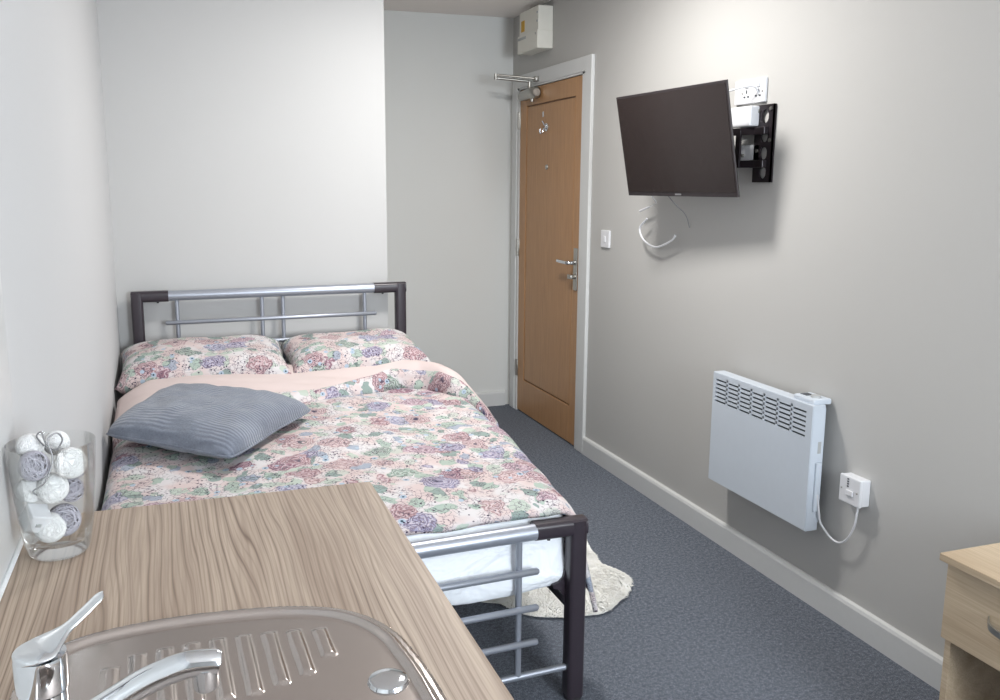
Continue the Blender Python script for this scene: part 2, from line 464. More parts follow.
# door closer: body on the leaf, jointed arm to the frame
bm = bmesh.new()
tube(bm, [(DXF - .03, 4.705, 1.944), (DXF - .03, 4.72, 1.944), (DXF - .03, 4.80, 1.944), (DXF - .03, 4.93, 1.94), (DXF - .03, 4.95, 1.94)], [.022, .034, .034, .027, .014], 20)
box(bm, (DXF - .03, 4.72, 1.915), (DXF, 4.93, 1.972), .006)
cb = struct('door_closer', bm, M['satin'], door, 50)
bm = T([(DXF - .035, 4.80, 1.97), (DXF - .035, 4.80, 2.014)], .010)
tube(bm, [(DXF - .035, 4.76, 1.93), (DXF - .035, 4.76, 1.895)], .009)
E1 = Vector((1.80, 4.83, 2.045))
tube(bm, [(DXF - .035, 4.80, 2.012), tuple(E1 - Vector((0, 0, .018)))], .008, 10)
tube(bm, [tuple(E1 - Vector((0, 0, .026))), tuple(E1 + Vector((0, 0, .006)))], .010, 12)
tube(bm, [tuple(E1), (AX - .018, 4.74, 2.022)], .0065, 10)
box(bm, (AX - .022, 4.715, 2.006), (AX, 4.765, 2.034), .004)
struct('closer_arm', bm, M['satin'], cb, 50)

# ------------------------------------------------------------------ fuse box over the door
t_ = thing('fuse_box', (XR, 4.72, 2.16), 'cream plastic fuse box high on the wall above the door', 'fuse box')
FX = 1.946
obj('housing', B((FX + .006, 4.580, 2.24), (XR, 4.855, 2.392), .004), M['plastic_cream'], t_)
obj('lower_cover', B((FX, 4.577, 2.166), (XR, 4.868, 2.264), .005), M['plastic_cream'], t_)
obj('sticker', B((FX + .0045, 4.775, 2.282), (FX + .0065, 4.825, 2.342)), M['yellow'], t_)['label'] = 'yellow warning sticker'
obj('badge_strip', B((FX - .0015, 4.74, 2.238), (FX + .001, 4.855, 2.252)), M['label_grey'], t_)
for y, z in ((4.592, 2.355), (4.592, 2.31), (4.60, 2.245)):
    obj('screw_cover', T([(FX + (.002 if z > 2.27 else -.003), y, z), (FX + .008, y, z)], .006, 10), M['label_grey'], t_)

# ------------------------------------------------------------------ electrical fittings on the right wall
def rocker(parent, x, y0, y1, z0, z1):
    return obj('rocker', B((x - .004, y0, z0), (x + .001, y1, z1), .0015), M['plastic_white'], parent)
t_ = thing('light_switch', (XR, 3.88, 1.162), 'small white light switch on the grey wall beside the door frame', 'light switch')
obj('switch_plate', B((XR - .011, 3.84, 1.12), (XR, 3.926, 1.206), .003), M['plastic_white'], t_)
rocker(t_, XR - .012, 3.873, 3.893, 1.148, 1.178)

t_ = thing('switched_fused_spur', (XR, 2.115, .475), 'white switched spur box on the wall right of the heater, with a cord', 'electrical outlet')
obj('back_box', B((XR - .032, 2.074, .433), (XR, 2.16, .52), .003), M['plastic_white'], t_)
obj('switch_plate', B((XR - .042, 2.072, .431), (XR - .031, 2.162, .522), .004), M['plastic_white'], t_)
rocker(t_, XR - .043, 2.100, 2.128, .461, .478)
for k in range(4): obj('indicator_mark', B((XR - .0435, 2.121, .487 + k * .008), (XR - .0415, 2.127, .4915 + k * .008)), M['slot'], t_)
for y in (2.084, 2.15): obj('screw', T([(XR - .044, y, .477), (XR - .040, y, .477)], .0028, 10), M['satin'], t_)

t_ = thing('wall_socket', (XR, 2.77, 1.76), 'white double wall socket behind the upper right corner of the television', 'electrical outlet')
obj('socket_plate', B((XR - .012, 2.698, 1.727), (XR, 2.875, 1.813), .003), M['plastic_white'], t_)
for y in (2.735, 2.802):
    rocker(t_, XR - .013, y - .009, y + .009, 1.782, 1.798)
    bm = bmesh.new()
    for dy, dz, w, h in ((0, .012, .003, .006), (-.011, -.006, .005, .003), (.011, -.006, .005, .003)):
        box(bm, (XR - .0135, y + dy - w, 1.757 + dz - h), (XR - .0115, y + dy + w, 1.757 + dz + h))
    obj('pin_hole', bm, M['slot'], t_)
    obj('screw', T([(XR - .014, y - .025 * (1 if y < 2.77 else -1), 1.765), (XR - .011, y - .025 * (1 if y < 2.77 else -1), 1.765)], .003, 10), M['satin'], t_)

t_ = thing('power_adapter', (XR, 2.79, 1.68), 'white boxy power adapter between the wall socket and the bracket arm', 'power adapter')
obj('adapter_body', B((XR - .05, 2.722, 1.642), (XR - .001, 2.85, 1.714), .006), M['plastic_white'], t_)
obj('adapter_cord', T(smooth_pts([(XR - .03, 2.85, 1.70), (XR - .07, 2.855, 1.735), (XR - .085, 2.83, 1.765), (XR - .06, 2.77, 1.78), (XR - .03, 2.735, 1.782), (XR - .012, 2.732, 1.757)], 8), .0035, 10), M['plastic_white'], t_, 60)
t_ = thing('aerial_socket', (XR, 2.79, 1.54), 'white square aerial socket seen between the two arms of the bracket', 'aerial socket')
obj('socket_plate', B((XR - .012, 2.71, 1.505), (XR, 2.85, 1.578), .003), M['plastic_white'], t_)
obj('coaxial_port', T([(XR - .02, 2.8, 1.54), (XR - .012, 2.8, 1.54)], .006, 12), M['satin'], t_, 40)

# ------------------------------------------------------------------ television and its bracket
ctr = Vector((0, 0, 1.4493)) + .93 * (Vector((1.98, 3.216, 1.599)) - Vector((0, 0, 1.4493)))
a, b, c_ = math.radians(-84.6), math.radians(10.9), math.radians(-.3)
RM = Matrix.Rotation(a, 4, 'Z') @ Matrix.Rotation(b, 4, 'X') @ Matrix.Rotation(c_, 4, 'Y')
tv = thing('television', ctr, 'black flat screen television tilted forward on a wall bracket', 'television')
tv.rotation_euler = RM.to_euler()
W, H_ = .73 * .93, .44 * .93
bm = bmesh.new()
box(bm, (-W / 2, 0, -H_ / 2), (W / 2, .007, H_ / 2), .002)
box(bm, (-W * .47, .006, -H_ * .46), (W * .455, .03, H_ * .44), .01, 3)
box(bm, (-W * .36, .028, -H_ * .42), (W * .36, .055, H_ * .22), .012, 3)
obj('casing', bm, M['black_plastic'], tv, local=True)
obj('screen_panel', B((-W / 2 + .009, -.0015, -H_ / 2 + .016), (W / 2 - .009, .004, H_ / 2 - .009)), M['screen'], tv, local=True)
obj('badge', B((-.018, -.002, -H_ / 2 + .005), (.018, .001, -H_ / 2 + .011)), M['wire_grey'], tv, local=True)
# bracket
t_ = thing('television_wall_bracket', (XR, 2.69, 1.58), 'black slotted steel bracket holding the television to the wall', 'wall bracket')
def plate(bm, y0, y1, z0, z1, x0, x1, holes):
    """plate in the yz plane with stadium holes: rows of strips"""
    yc = (y0 + y1) / 2
    N = 90
    for i in range(N):
        za = z0 + (z1 - z0) * i / N; zb = z0 + (z1 - z0) * (i + 1) / N; zm = (za + zb) / 2
        cut = None
        for (hy, hz, r, hl) in holes:
            dz = max(0, abs(zm - hz) - hl)
            if dz < r: cut = (hy - math.sqrt(r * r - dz * dz), hy + math.sqrt(r * r - dz * dz))
        if cut: box(bm, (x0, y0, za), (x1, cut[0], zb)); box(bm, (x0, cut[1], za), (x1, y1, zb))
        else: box(bm, (x0, y0, za), (x1, y1, zb))
    return bm
bm = plate(bmesh.new(), 2.64, 2.742, 1.442, 1.716, XR - .012, XR - .006, [(2.686, z, .019, .004) for z in (1.675, 1.607, 1.545, 1.478)])
box(bm, (XR - .012, 2.64, 1.442), (XR, 2.645, 1.716)); box(bm, (XR - .012, 2.737, 1.442), (XR, 2.742, 1.716))
obj('wall_plate', bm, M['bracket_black'], t_)
for y, z in ((2.655, 1.70), (2.722, 1.695), (2.727, 1.628), (2.652, 1.59), (2.727, 1.51), (2.722, 1.555)):
    obj('bolt', T([(XR - .017, y, z), (XR - .01, y, z)], .0065, 8), M['satin'], t_, 30)
back = ctr + RM.to_3x3() @ Vector((0, .058, 0))
for z in (1.625, 1.508):
    bm = bmesh.new()
    p0 = Vector((XR - .02, 2.70, z)); p1 = Vector((XR - .105, 3.03, z))
    d = (p1 - p0).normalized(); s = Vector((-d.y, d.x, 0)) * .006
    h = Vector((0, 0, .013))
    vs = [bm.verts.new(q) for q in (p0 - s - h, p0 + s - h, p0 + s + h, p0 - s + h, p1 - s - h, p1 + s - h, p1 + s + h, p1 - s + h)]
    for f in ((0, 1, 2, 3), (7, 6, 5, 4), (0, 4, 5, 1), (1, 5, 6, 2), (2, 6, 7, 3), (3, 7, 4, 0)): bm.faces.new([vs[i] for i in f])
    obj('arm', bm, M['bracket_black'], t_)
for z in (1.625, 1.508): obj('pivot', B((XR - .03, 2.665, z - .014), (XR - .01, 2.742, z + .014), .003), M['bracket_black'], t_)
obj('link_strap', B((XR - .05, 2.775, 1.50), (XR - .042, 2.80, 1.635)), M['bracket_black'], t_)
obj('pivot', T([(XR - .105, 3.03, 1.47), (XR - .105, 3.03, 1.66)], .014, 14), M['bracket_black'], t_, 40)
bm = T([(XR - .105, 3.03, 1.565), tuple(back)], .016, 14)
obj('tilt_head', bm, M['bracket_black'], t_, 40)

# loose cable under the television
P_ = [(XR - .14, 3.19, 1.45), (XR - .11, 3.15, 1.37), (XR - .06, 3.16, 1.30), (XR - .045, 3.19, 1.22), (XR - .04, 3.23, 1.196), (XR - .04, 3.349, 1.162), (XR - .04, 3.454, 1.186), (XR - .04, 3.493, 1.237), (XR - .04, 3.434, 1.282)]
o = obj('television_cable', T(smooth_pts(P_[3:], 8), .0045, 10), M['plastic_white'], None, 60, origin=(XR - .04, 3.35, 1.2))
tag(o, 'white cable looping on the wall below the television', 'cable')
o = obj('aerial_lead', T(smooth_pts([(XR - .16, 3.28, 1.44), (XR - .08, 3.30, 1.362), (XR - .04, 3.38, 1.345), (XR - .04, 3.438, 1.329), (XR - .04, 3.498, 1.313)], 8), [.0018] * 22 + [.005] * 11, 10), M['plastic_white'], None, 60, origin=(XR - .05, 3.38, 1.35))
tag(o, 'thin lead with a short white plug end just under the television', 'cable')
o = obj('dark_lead', T(smooth_pts([(XR - .15, 3.18, 1.45), (XR - .06, 3.19, 1.36), (XR - .02, 3.16, 1.31), (XR - .012, 3.135, 1.256)], 8), .0022, 8), M['wire_grey'], None, 60, origin=(XR - .02, 3.16, 1.3))
tag(o, 'thin grey lead hanging right of the white cable loop', 'cable')

# ------------------------------------------------------------------ panel heater
HY0, HY1, HZ0, HZ1, HX0, HX1 = 2.249, 2.808, .291, .724, 1.951, 2.0
t_ = thing('panel_heater', (XR, 2.52, HZ0), 'white electric panel heater with a slotted grille on the grey wall', 'heater')
bm = bmesh.new()
cell_y = 7; rows = 6
gy0, gy1, gz0, gz1 = HY0 + .032, HY1 - .018, .610, .708
# front sheet with real louvre slots
fx0, fx1 = HX0, HX0 + .006
box(bm, (fx0, HY0 + .002, HZ0 + .002), (fx1, HY1 - .002, gz0)); box(bm, (fx0, HY0 + .002, gz1), (fx1, HY1 - .002, HZ1 - .002))
box(bm, (fx0, HY0 + .002, gz0), (fx1, gy0, gz1)); box(bm, (fx0, gy1, gz0), (fx1, HY1 - .002, gz1))
cw = (gy1 - gy0) / cell_y
for k in range(1, cell_y): box(bm, (fx0, gy0 + k * cw - .0045, gz0), (fx1, gy0 + k * cw + .0045, gz1))
rh = (gz1 - gz0) / rows
for k in range(rows): box(bm, (fx0, gy0, gz0 + k * rh + .0072), (fx1, gy1, gz0 + (k + 1) * rh))
obj('front_panel', bm, M['heater_white'], t_)
bm = bmesh.new()
box(bm, (fx1 - .004, HY0, HZ0), (HX1, HY0 + .006, HZ1), .002); box(bm, (fx1 - .004, HY1 - .006, HZ0), (HX1, HY1, HZ1), .002)
box(bm, (fx1 - .004, HY0 + .001, HZ1 - .006), (HX1, HY1 - .001, HZ1), .002); box(bm, (fx1 - .004, HY0 + .001, HZ0), (HX1, HY1 - .001, HZ0 + .006), .002)
obj('casing', bm, M['heater_white'], t_)
obj('inner_baffle', B((fx1 + .012, HY0 + .006, HZ0 + .006), (HX1, HY1 - .006, HZ1 - .006)), M['slot'], t_)
obj('back_plate', B((HX1, HY0 + .012, HZ0 + .02), (HX1 + .014, HY1 - .03, HZ1 - .012), .003), M['heater_white'], t_)
for y in (2.33, 2.68): obj('wall_mount', B((HX1 + .012, y, .40), (XR, y + .03, .66)), M['heater_white'], t_)
cp = obj('thermostat_housing', B((HX0 + .012, HY0 + .012, HZ1 - .004), (XR - .006, HY0 + .115, HZ1 + .016), .006), M['heater_white'], t_)
bm = lathe(bmesh.new(), [(.001, 0), (.017, 0), (.015, .008), (.001, .008)], (HX0 + .045, HY0 + .045, HZ1 + .015), 24)
obj('dial', bm, M['label_grey'], cp, 40)
obj('display', B((HX0 + .03, HY0 + .072, HZ1 + .0155), (HX0 + .06, HY0 + .104, HZ1 + .017)), M['slot'], cp)
obj('side_cover', B((HX0 + .022, HY0 - .008, .36), (HX1 - .004, HY0 + .001, .53), .003), M['heater_white'], t_)
obj('side_label', B((HX0 + .028, HY0 - .0005, .56), (HX1 - .008, HY0 + .001, .60)), M['label_grey'], t_)
obj('power_cord', T(smooth_pts([(HX1 - .015, HY0 - .006, .42), (HX1 - .008, HY0 - .012, .36), (HX1, HY0 - .012, .325), (2.005, 2.222, .305), (2.01, 2.19, .283), (2.012, 2.155, .283), (2.012, 2.122, .312), (2.012, 2.098, .365), (2.012, 2.090, .432)], 8), .0036, 10), M['plastic_white'], t_, 60)

# ------------------------------------------------------------------ bed frame
FYL, FYR = 1.985, 2.045
def fy(x): return FYL + (FYR - FYL) * (x + .193) / 1.225
X0, X1 = -.193, 1.032
bed = thing('bed_frame', (.42, 3.0, 0), 'small double metal bed with silver tube headboard and dark corner posts', 'bed')
PW = .05
def rpoly(cx, cy, hx, hy, r, n=4):
    pts = []
    for (sx, sy, a0) in ((1, 1, 0), (-1, 1, PI / 2), (-1, -1, PI), (1, -1, 1.5 * PI)):
        for k in range(n + 1):
            a = a0 + PI / 2 * k / n
            pts.append((cx + sx * (hx - r) + r * math.cos(a), cy + sy * (hy - r) + r * math.sin(a)))
    return pts
def corner_post(x_out, sgn, y, ztop, name='corner_post'):
    bm = bmesh.new()
    xc = x_out + sgn * PW / 2
    prism(bm, rpoly(xc, y, PW / 2, PW / 2, .012), 'z', .012, ztop - .006)
    # elbow
    xe = x_out + sgn * .155
    lo, hi = min(x_out, xe), max(x_out, xe)
    pl = rpoly(y, ztop - .024, PW / 2 - .001, .024, .014)
    prism(bm, pl, 'x', lo + .002, hi)
    bmesh.ops.recalc_face_normals(bm, faces=bm.faces)
    o = obj(name, bm, M['dark_brown'], bed, 35)
    obj('foot_cap', lathe(bmesh.new(), [(.001, 0), (.024, 0), (.026, .004), (.026, .014), (.001, .014)], (xc, y, 0), 20), M['rubber'], o, 40)
    return o
for (y, zt, isfoot) in ((3.985, .975, False), (None, .541, True)):
    yl = fy(X0) if isfoot else y; yr = fy(X1) if isfoot else y
    corner_post(X0, 1, yl + .012 * isfoot, zt); corner_post(X1, -1, yr - .0, zt)
    yy = (lambda x: fy(x)) if isfoot else (lambda x: y)
    rail_r = .0225
    xa, xb = X0 + .15, X1 - .152
    obj('top_rail', T([(xa, yy(xa), zt - .024), (xb, yy(xb), zt - .024)], rail_r, 24), M['silver'], bed, 40)
    zlo = .099 if isfoot else .45
    bars = [.409, .304, .203] if isfoot else [.833, .73, .63]
    for z in bars:
        r_ = .0095
        tube_pts = [(-.055, yy(-.055) - .012, z), (-.050, yy(-.05) - .012, z), (.883, yy(.883) - .012, z), (.888, yy(.888) - .012, z)]
        obj('crossbar', T(tube_pts, [.006, r_, r_, .006], 16), M['silver'], bed, 40)
    obj('lower_rail', T([(X0 + .045, yy(X0), zlo), (X1 - .045, yy(X1), zlo)], .0095, 16), M['silver'], bed, 40)
    for x in (-.004, .362, .456, .835):
        obj('spindle', T([(x, yy(x) + .002, zlo), (x, yy(x) + .002, zt - .03)], .009, 16), M['silver'], bed, 40)
    for x in (X0 + .11, X1 - .11):
        obj('elbow_screw', T([(x, yy(x), zt - .054), (x, yy(x), zt - .044)], .005, 8), M['rubber'], bed)
for x in (X0 + .012, X1 - .042):
    obj('side_rail', B((x, 2.06, .265), (x + .03, 3.97, .325), .004), M['dark_brown'], bed)
for (x, y) in ((X1 - .05, fy(X1)),):
    bm = bmesh.new()
    prism(bm, [(x, .28), (x, .385), (x - .006, .365), (x - .018, .35), (x - .036, .345), (x - .036, .335), (x - .018, .328), (x - .006, .31)], 'y', y + .01, y + .035)
    obj('rail_bracket', bm, M['dark_brown'], bed)
for k in range(9):
    obj('slat', B((X0 + .03, 2.15 + k * .21, .300), (X1 - .03, 2.21 + k * .21, .318)), M['oak'], bed)

# ------------------------------------------------------------------ mattress in a white sheet
def mattress_fn(u, v):
    pass
bm = bmesh.new()
mx0, mx1, my0, my1, mz0, mz1 = -.165, 1.012, 2.060, 3.94, .325, .557
box(bm, (mx0, my0, mz0), (mx1, my1, mz1))
bmesh.ops.subdivide_edges(bm, edges=bm.edges[:], cuts=30, use_grid_fill=True)
for v in bm.verts:
    x, y, z = v.co
    cx_, cy_, cz_ = (mx0 + mx1) / 2, (my0 + my1) / 2, (mz0 + mz1) / 2
    # rounded box
    R_ = .055
    q = Vector((min(max(x, mx0 + R_), mx1 - R_), min(max(y, my0 + R_), my1 - R_), min(max(z, mz0 + R_), mz1 - R_)))
    d = v.co - q
    if d.length > 1e-6: v.co = q + d.normalized() * R_
    n = nz(v.co.x, v.co.y, v.co.z * 2.2, 4.0) * .012 + nz(v.co.x + 5, v.co.y, v.co.z * 1.5, 9.0) * .006
    if v.co.z < .42 and y < 2.3:
        # sheet sags under the mattress at the foot
        v.co.z -= .016 * sst(.42, .34, v.co.z) * (1 + nz(x, 0, 0, 5))
    dd = d.normalized() if d.length > 1e-6 else Vector((0, 0, 1))
    v.co.y -= .034 * sst(1.0, -.15, x) * sst(2.6, 2.06, y)
    v.co += dd * ((n - .004) * (.45 if dd.z > .6 else 1))
mat_o = obj('mattress', bm, M['sheet'], None, 180, origin=(.41, 3.0, .32))
tag(mat_o, 'mattress wrapped in a crumpled white sheet seen behind the footboard bars', 'mattress')

# ------------------------------------------------------------------ duvet
def xr_edge(y): return 1.035 + .075 * sst(2.05, 2.9, y) + .02 * sst(2.9, 3.4, y)
def zr_edge(y): return interp([2.03, 2.15, 2.4, 2.8, 3.2, 3.7], [.232, .245, .30, .33, .36, .40], y)
def duvet_top(x, y):
    z = .582 + .012 * nz(x, y, 0, 2.6) + .010 * nz(x + 9, y + 4, 0, 6.0) + .004 * nz(x, y, 2, 15)
    z += .02 * math.sin(PI * sst(-.2, 1.05, x)) * sst(2.05, 2.35, y)
    z -= .010 * sst(2.28, 2.04, y)
    return z
def duvet_pt(u, v, y0, y1, lift=0.0, out=0.0):
    y = y0 + (y1 - y0) * v
    xe = xr_edge(y) + out; zb = zr_edge(y)
    Rr = .075
    xl = -.238; Rl = .06; zl = .40
    flat = (xe - Rr) - (xl + Rl)
    arcr = Rr * PI / 2; arcl = Rl * PI / 2
    zt = duvet_top(min(max((xl + Rl) + 0, -.2), 1), y)
    down_r = max(.02, .56 - Rr - zb); down_l = .10
    tot = down_l + arcl + flat + arcr + down_r
    s = u * tot
    if s < down_l:
        x, z = xl, zl + s; zz = duvet_top(xl + Rl, y); z = zz - Rl - (down_l - s); nrm = Vector((-1, 0, 0))
    elif s < down_l + arcl:
        a = (s - down_l) / Rl; x = xl + Rl - Rl * math.cos(a); z = duvet_top(xl + Rl, y) - Rl + Rl * math.sin(a); nrm = Vector((-math.cos(a), 0, math.sin(a)))
    elif s < down_l + arcl + flat:
        x = xl + Rl + (s - down_l - arcl); z = duvet_top(x, y); nrm = Vector((0, 0, 1))
    elif s < down_l + arcl + flat + arcr:
        a = (s - down_l - arcl - flat) / Rr; x = xe - Rr + Rr * math.sin(a); z = duvet_top(xe - Rr, y) - Rr + Rr * math.cos(a); nrm = Vector((math.sin(a), 0, math.cos(a)))
    else:
        q = s - (tot - down_r)
        x = xe + .016 * math.sin(y * 21) * min(1, q / .12) + (.02 + .25 * sst(2.5, 2.1, y)) * q; z = duvet_top(xe - Rr, y) - Rr - q; nrm = Vector((1, 0, 0))
    return Vector((x, y, z)) + nrm * lift
bm = bmesh.new()
NU, NV = 150, 150
def dfn(u, v):
    p = duvet_pt(u, v, 2.070, 3.72)
    # the foot edge turns under
    p.y -= .040 * (1 - u) * (1 - v) ** 4
    p.z -= .006 * (1 - v) ** 12
    if v < .03: p.z -= (.03 - v) / .03 * .012
    return p
bm = grid(dfn, NU, NV)
duv = obj('duvet', bm, M['floral'], None, 180, origin=(.42, 2.9, .58))
tag(duv, 'floral duvet spread over the bed with its top edge folded back', 'duvet')
sm = duv.modifiers.new('thick', 'SOLIDIFY'); sm.thickness = .014; sm.offset = -1
duv.location = (.42, 2.9, .58)

# the folded-back band: pink lining with a floral outer strip
FXs = [-.24, .109, .363, .532, .721, .846, .955, 1.05, 1.2]
near = [3.05, 3.20, 3.28, 3.32, 3.41, 3.47, 3.42, 3.25, 3.10]
mid = [3.07, 3.225, 3.34, 3.36, 3.46, 3.51, 3.45, 3.31, 3.17]
far = [3.46, 3.66, 3.655, 3.64, 3.62, 3.60, 3.56, 3.46, 3.36]
def fold_fn(u, v):
    # u across the bed, v from the near edge to the far edge
    xe = 1.14
    x = -.236 + (xe + .236 + .14) * u
    hang = 0.0
    xx = x
    if x > 1.0:
        # drapes over the side
        q = x - 1.0
        a = min(q / .12, 1.2)
        xx = 1.0 + .118 * math.sin(a) + max(0, q - .144) * .55
        hang = .085 * (1 - math.cos(a)) + max(0, q - .144) * .6
    left = 0.0
    if x < -.12:
        left = .05 * ((-.12 - x) / .116) ** 2
    yn, ym, yf = interp(FXs, near, x), interp(FXs, mid, x), interp(FXs, far, x)
    if v < .30: y = yn + (ym - yn) * (v / .30)
    else: y = ym + (yf - ym) * ((v - .30) / .70)
    s = (y - yn) / max(yf - yn, .01)
    base = .598 + .012 * nz(x, y, 0, 2.6)
    prof = .036 * math.sin(min(1, s / .12) * PI / 2) + .014 * math.sin(PI * s) + .05 * s
    prof += .006 * nz(x * 1.4, y * 3, 4, 6) + .012 * math.sin(x * 7 + 1) * math.sin(PI * s)
    z = base + prof - .004 - hang - left
    # round lip at the near edge
    if v < .06: y -= .006; z -= .012 * (1 - v / .06)
    return Vector((xx, y, z))
bm = grid(fold_fn, 130, 44)
for f in bm.faces:
    c = f.calc_center_median()
bm.faces.ensure_lookup_table()
k = 0
for i in range(130):
    for j in range(44):
        bm.faces[k].material_index = 1 if (j + .5) / 44 < .29 + .0 else 0
        k += 1
fo = obj('folded_edge', bm, [M['pink'], M['floral_pillow']], None, 180)
fo.parent = duv
fo.matrix_parent_inverse = Matrix.Translation(-Vector(duv.location))
fo['label'] = 'pale pink lining of the turned-back duvet edge'
sm = fo.modifiers.new('thick', 'SOLIDIFY'); sm.thickness = .022; sm.offset = -1

# ------------------------------------------------------------------ pillows
def pillow_bm(cx, cy, cz, w, d, h, rotz=0, seed=0, nn=44, pinch=.10, tiltx=0.0, pw=2.6):
    """soft rectangular cushion: two bulging faces meeting at a seam"""
    bm = bmesh.new()
    Rz = Matrix.Rotation(rotz, 3, 'Z') @ Matrix.Rotation(tiltx, 3, 'X')
    def P(u, v, top):
        a, b = 2 * u - 1, 2 * v - 1
        # pulled in edges, pointed corners
        px = a * (1 - pinch * (1 - b * b) * 0 - pinch * .55 * (1 - abs(b) ** 2) * abs(a) ** 3)
        py = b * (1 - pinch * .9 * (1 - abs(a) ** 2) * abs(b) ** 3)
        th = ((1 - abs(a) ** pw) * (1 - abs(b) ** pw)) ** .5
        z = (1 if top else -1) * th * h / 2
        z += .012 * nz(a * 1.3 + seed, b * 1.3, 1 if top else 5, 1.6) * th * (1 if top else .3)
        return Vector((px * w / 2, py * d / 2, z))
    for top in (True, False):
        V = [[bm.verts.new(Rz @ P(i / nn, j / nn, top) + Vector((cx, cy, cz))) for j in range(nn + 1)] for i in range(nn + 1)]
        for i in range(nn):
            for j in range(nn):
                q = (V[i][j], V[i + 1][j], V[i + 1][j + 1], V[i][j + 1])
                bm.faces.new(q if top else q[::-1])
    bmesh.ops.remove_doubles(bm, verts=bm.verts, dist=1e-5)
    return bm
o = obj('pillow', pillow_bm(.095, 3.74, .682, .69, .46, .175, .0, 1, tiltx=.12, pw=4.5), M['floral_pillow'], None, 180, origin=(.105, 3.735, .672))
tag(o, 'floral pillow at the head of the bed, nearer the left wall', 'pillow', 'floral pillows at the headboard')
o = obj('pillow', pillow_bm(.735, 3.745, .680, .61, .44, .165, .0, 7, tiltx=.10, pw=4.5), M['floral_pillow'], None, 180, origin=(.76, 3.745, .672))
tag(o, 'floral pillow at the head of the bed, nearer the wooden door', 'pillow', 'floral pillows at the headboard')

# grey cushion, placed by its four corners
cc = [Vector((-.258, 2.88, .655)), Vector((-.04, 3.42, .655)), Vector((.455, 3.04, .640)), Vector((.13, 2.545, .637))]
def cush_fn(top):
    def f(u, v):
        p = cc[0] * (1 - u) * (1 - v) + cc[1] * (1 - u) * v + cc[2] * u * v + cc[3] * u * (1 - v)
        a, b = 2 * u - 1, 2 * v - 1
        th = ((1 - abs(a) ** 3.4) * (1 - abs(b) ** 3.4)) ** .45
        cen = (cc[0] + cc[1] + cc[2] + cc[3]) / 4
        pin = .07 * ((1 - b * b) * abs(a) ** 3 + (1 - a * a) * abs(b) ** 3)
        p = p + (cen - p) * (pin + .065 * (a * a * b * b) ** 3)
        p.x = max(p.x, -.2495)
        z = .084 * th if top else -.035 * th
        z += (.010 * nz(a * 1.4, b * 1.4, 3, 2) + .004 * nz(a * 5, b * 5, 1, 1.3)) * th
        return Vector((p.x, p.y, p.z + z))
    return f
bm = grid(cush_fn(True), 60, 60)
b2 = grid(cush_fn(False), 60, 60)
me_ = bpy.data.meshes.new('tmp'); b2.to_mesh(me_); b2.free(); bm.from_mesh(me_); bpy.data.meshes.remove(me_)
bmesh.ops.remove_doubles(bm, verts=bm.verts, dist=1e-5)
cen = (cc[0] + cc[1] + cc[2] + cc[3]) / 4
o = obj('cushion', bm, M['plush'], None, 180, origin=cen)
tag(o, 'square grey ribbed plush cushion lying on the floral duvet', 'cushion')
bm = tube(bmesh.new(), [tuple(cush_fn(True)(t, 0) - cen) for t in [i / 40 for i in range(41)]] + [tuple(cush_fn(True)(1, t) - cen) for t in [i / 40 for i in range(1, 41)]], .0035, 8)
obj('seam', bm, M['plush'], o, 180)

# ------------------------------------------------------------------ sheepskin rug
out = [(1.0, 2.60), (1.05, 2.50), (1.15, 2.445), (1.25, 2.425), (1.33, 2.425), (1.42, 2.485), (1.49, 2.555), (1.525, 2.625), (1.50, 2.69), (1.475, 2.77), (1.50, 2.86), (1.525, 2.97), (1.52, 3.10), (1.44, 3.22), (1.30, 3.27), (1.15, 3.26), (1.0, 3.20), (.88, 3.12), (.84, 3.0), (.88, 2.86), (.86, 2.74), (.92, 2.65)]
cr = Vector((sum(p[0] for p in out) / len(out), sum(p[1] for p in out) / len(out), 0))
out = [(cr.x + (p[0] - cr.x) * .965, cr.y + .012 + (p[1] - cr.y) * .955) for p in out]
ring = smooth_pts([(p[0], p[1], 0) for p in out + [out[0]]], 8)[:-1]
bm = bmesh.new()
NR = 22; rings = []
for i in range(NR + 1):
    s = i / NR; rr = []
    for k, p in enumerate(ring):
        jit = 1 + .012 * nz(k * 1.7, 0, 3, 1) * s
        q = cr + (p - cr) * s * jit
        z = .006 + .042 * (1 - s ** 5) + .008 * nz(q.x, q.y, 0, 30) * (1 - s ** 8)
        rr.append(bm.verts.new((q.x, q.y, z if s < 1 else .002)))
    rings.append(rr)
n = len(ring)
for i in range(NR):
    for k in range(n): 
        if i == 0: continue
        bm.faces.new((rings[i][k], rings[i][(k + 1) % n], rings[i + 1][(k + 1) % n], rings[i + 1][k]))
bm.faces.new(rings[1][::-1])
for v in rings[0]: bm.verts.remove(v)
rug = obj('sheepskin_rug', bm, M['fur'], None, 180, origin=(cr.x, cr.y, 0))
tag(rug, 'cream sheepskin rug on the grey carpet beside the bed', 'rug')
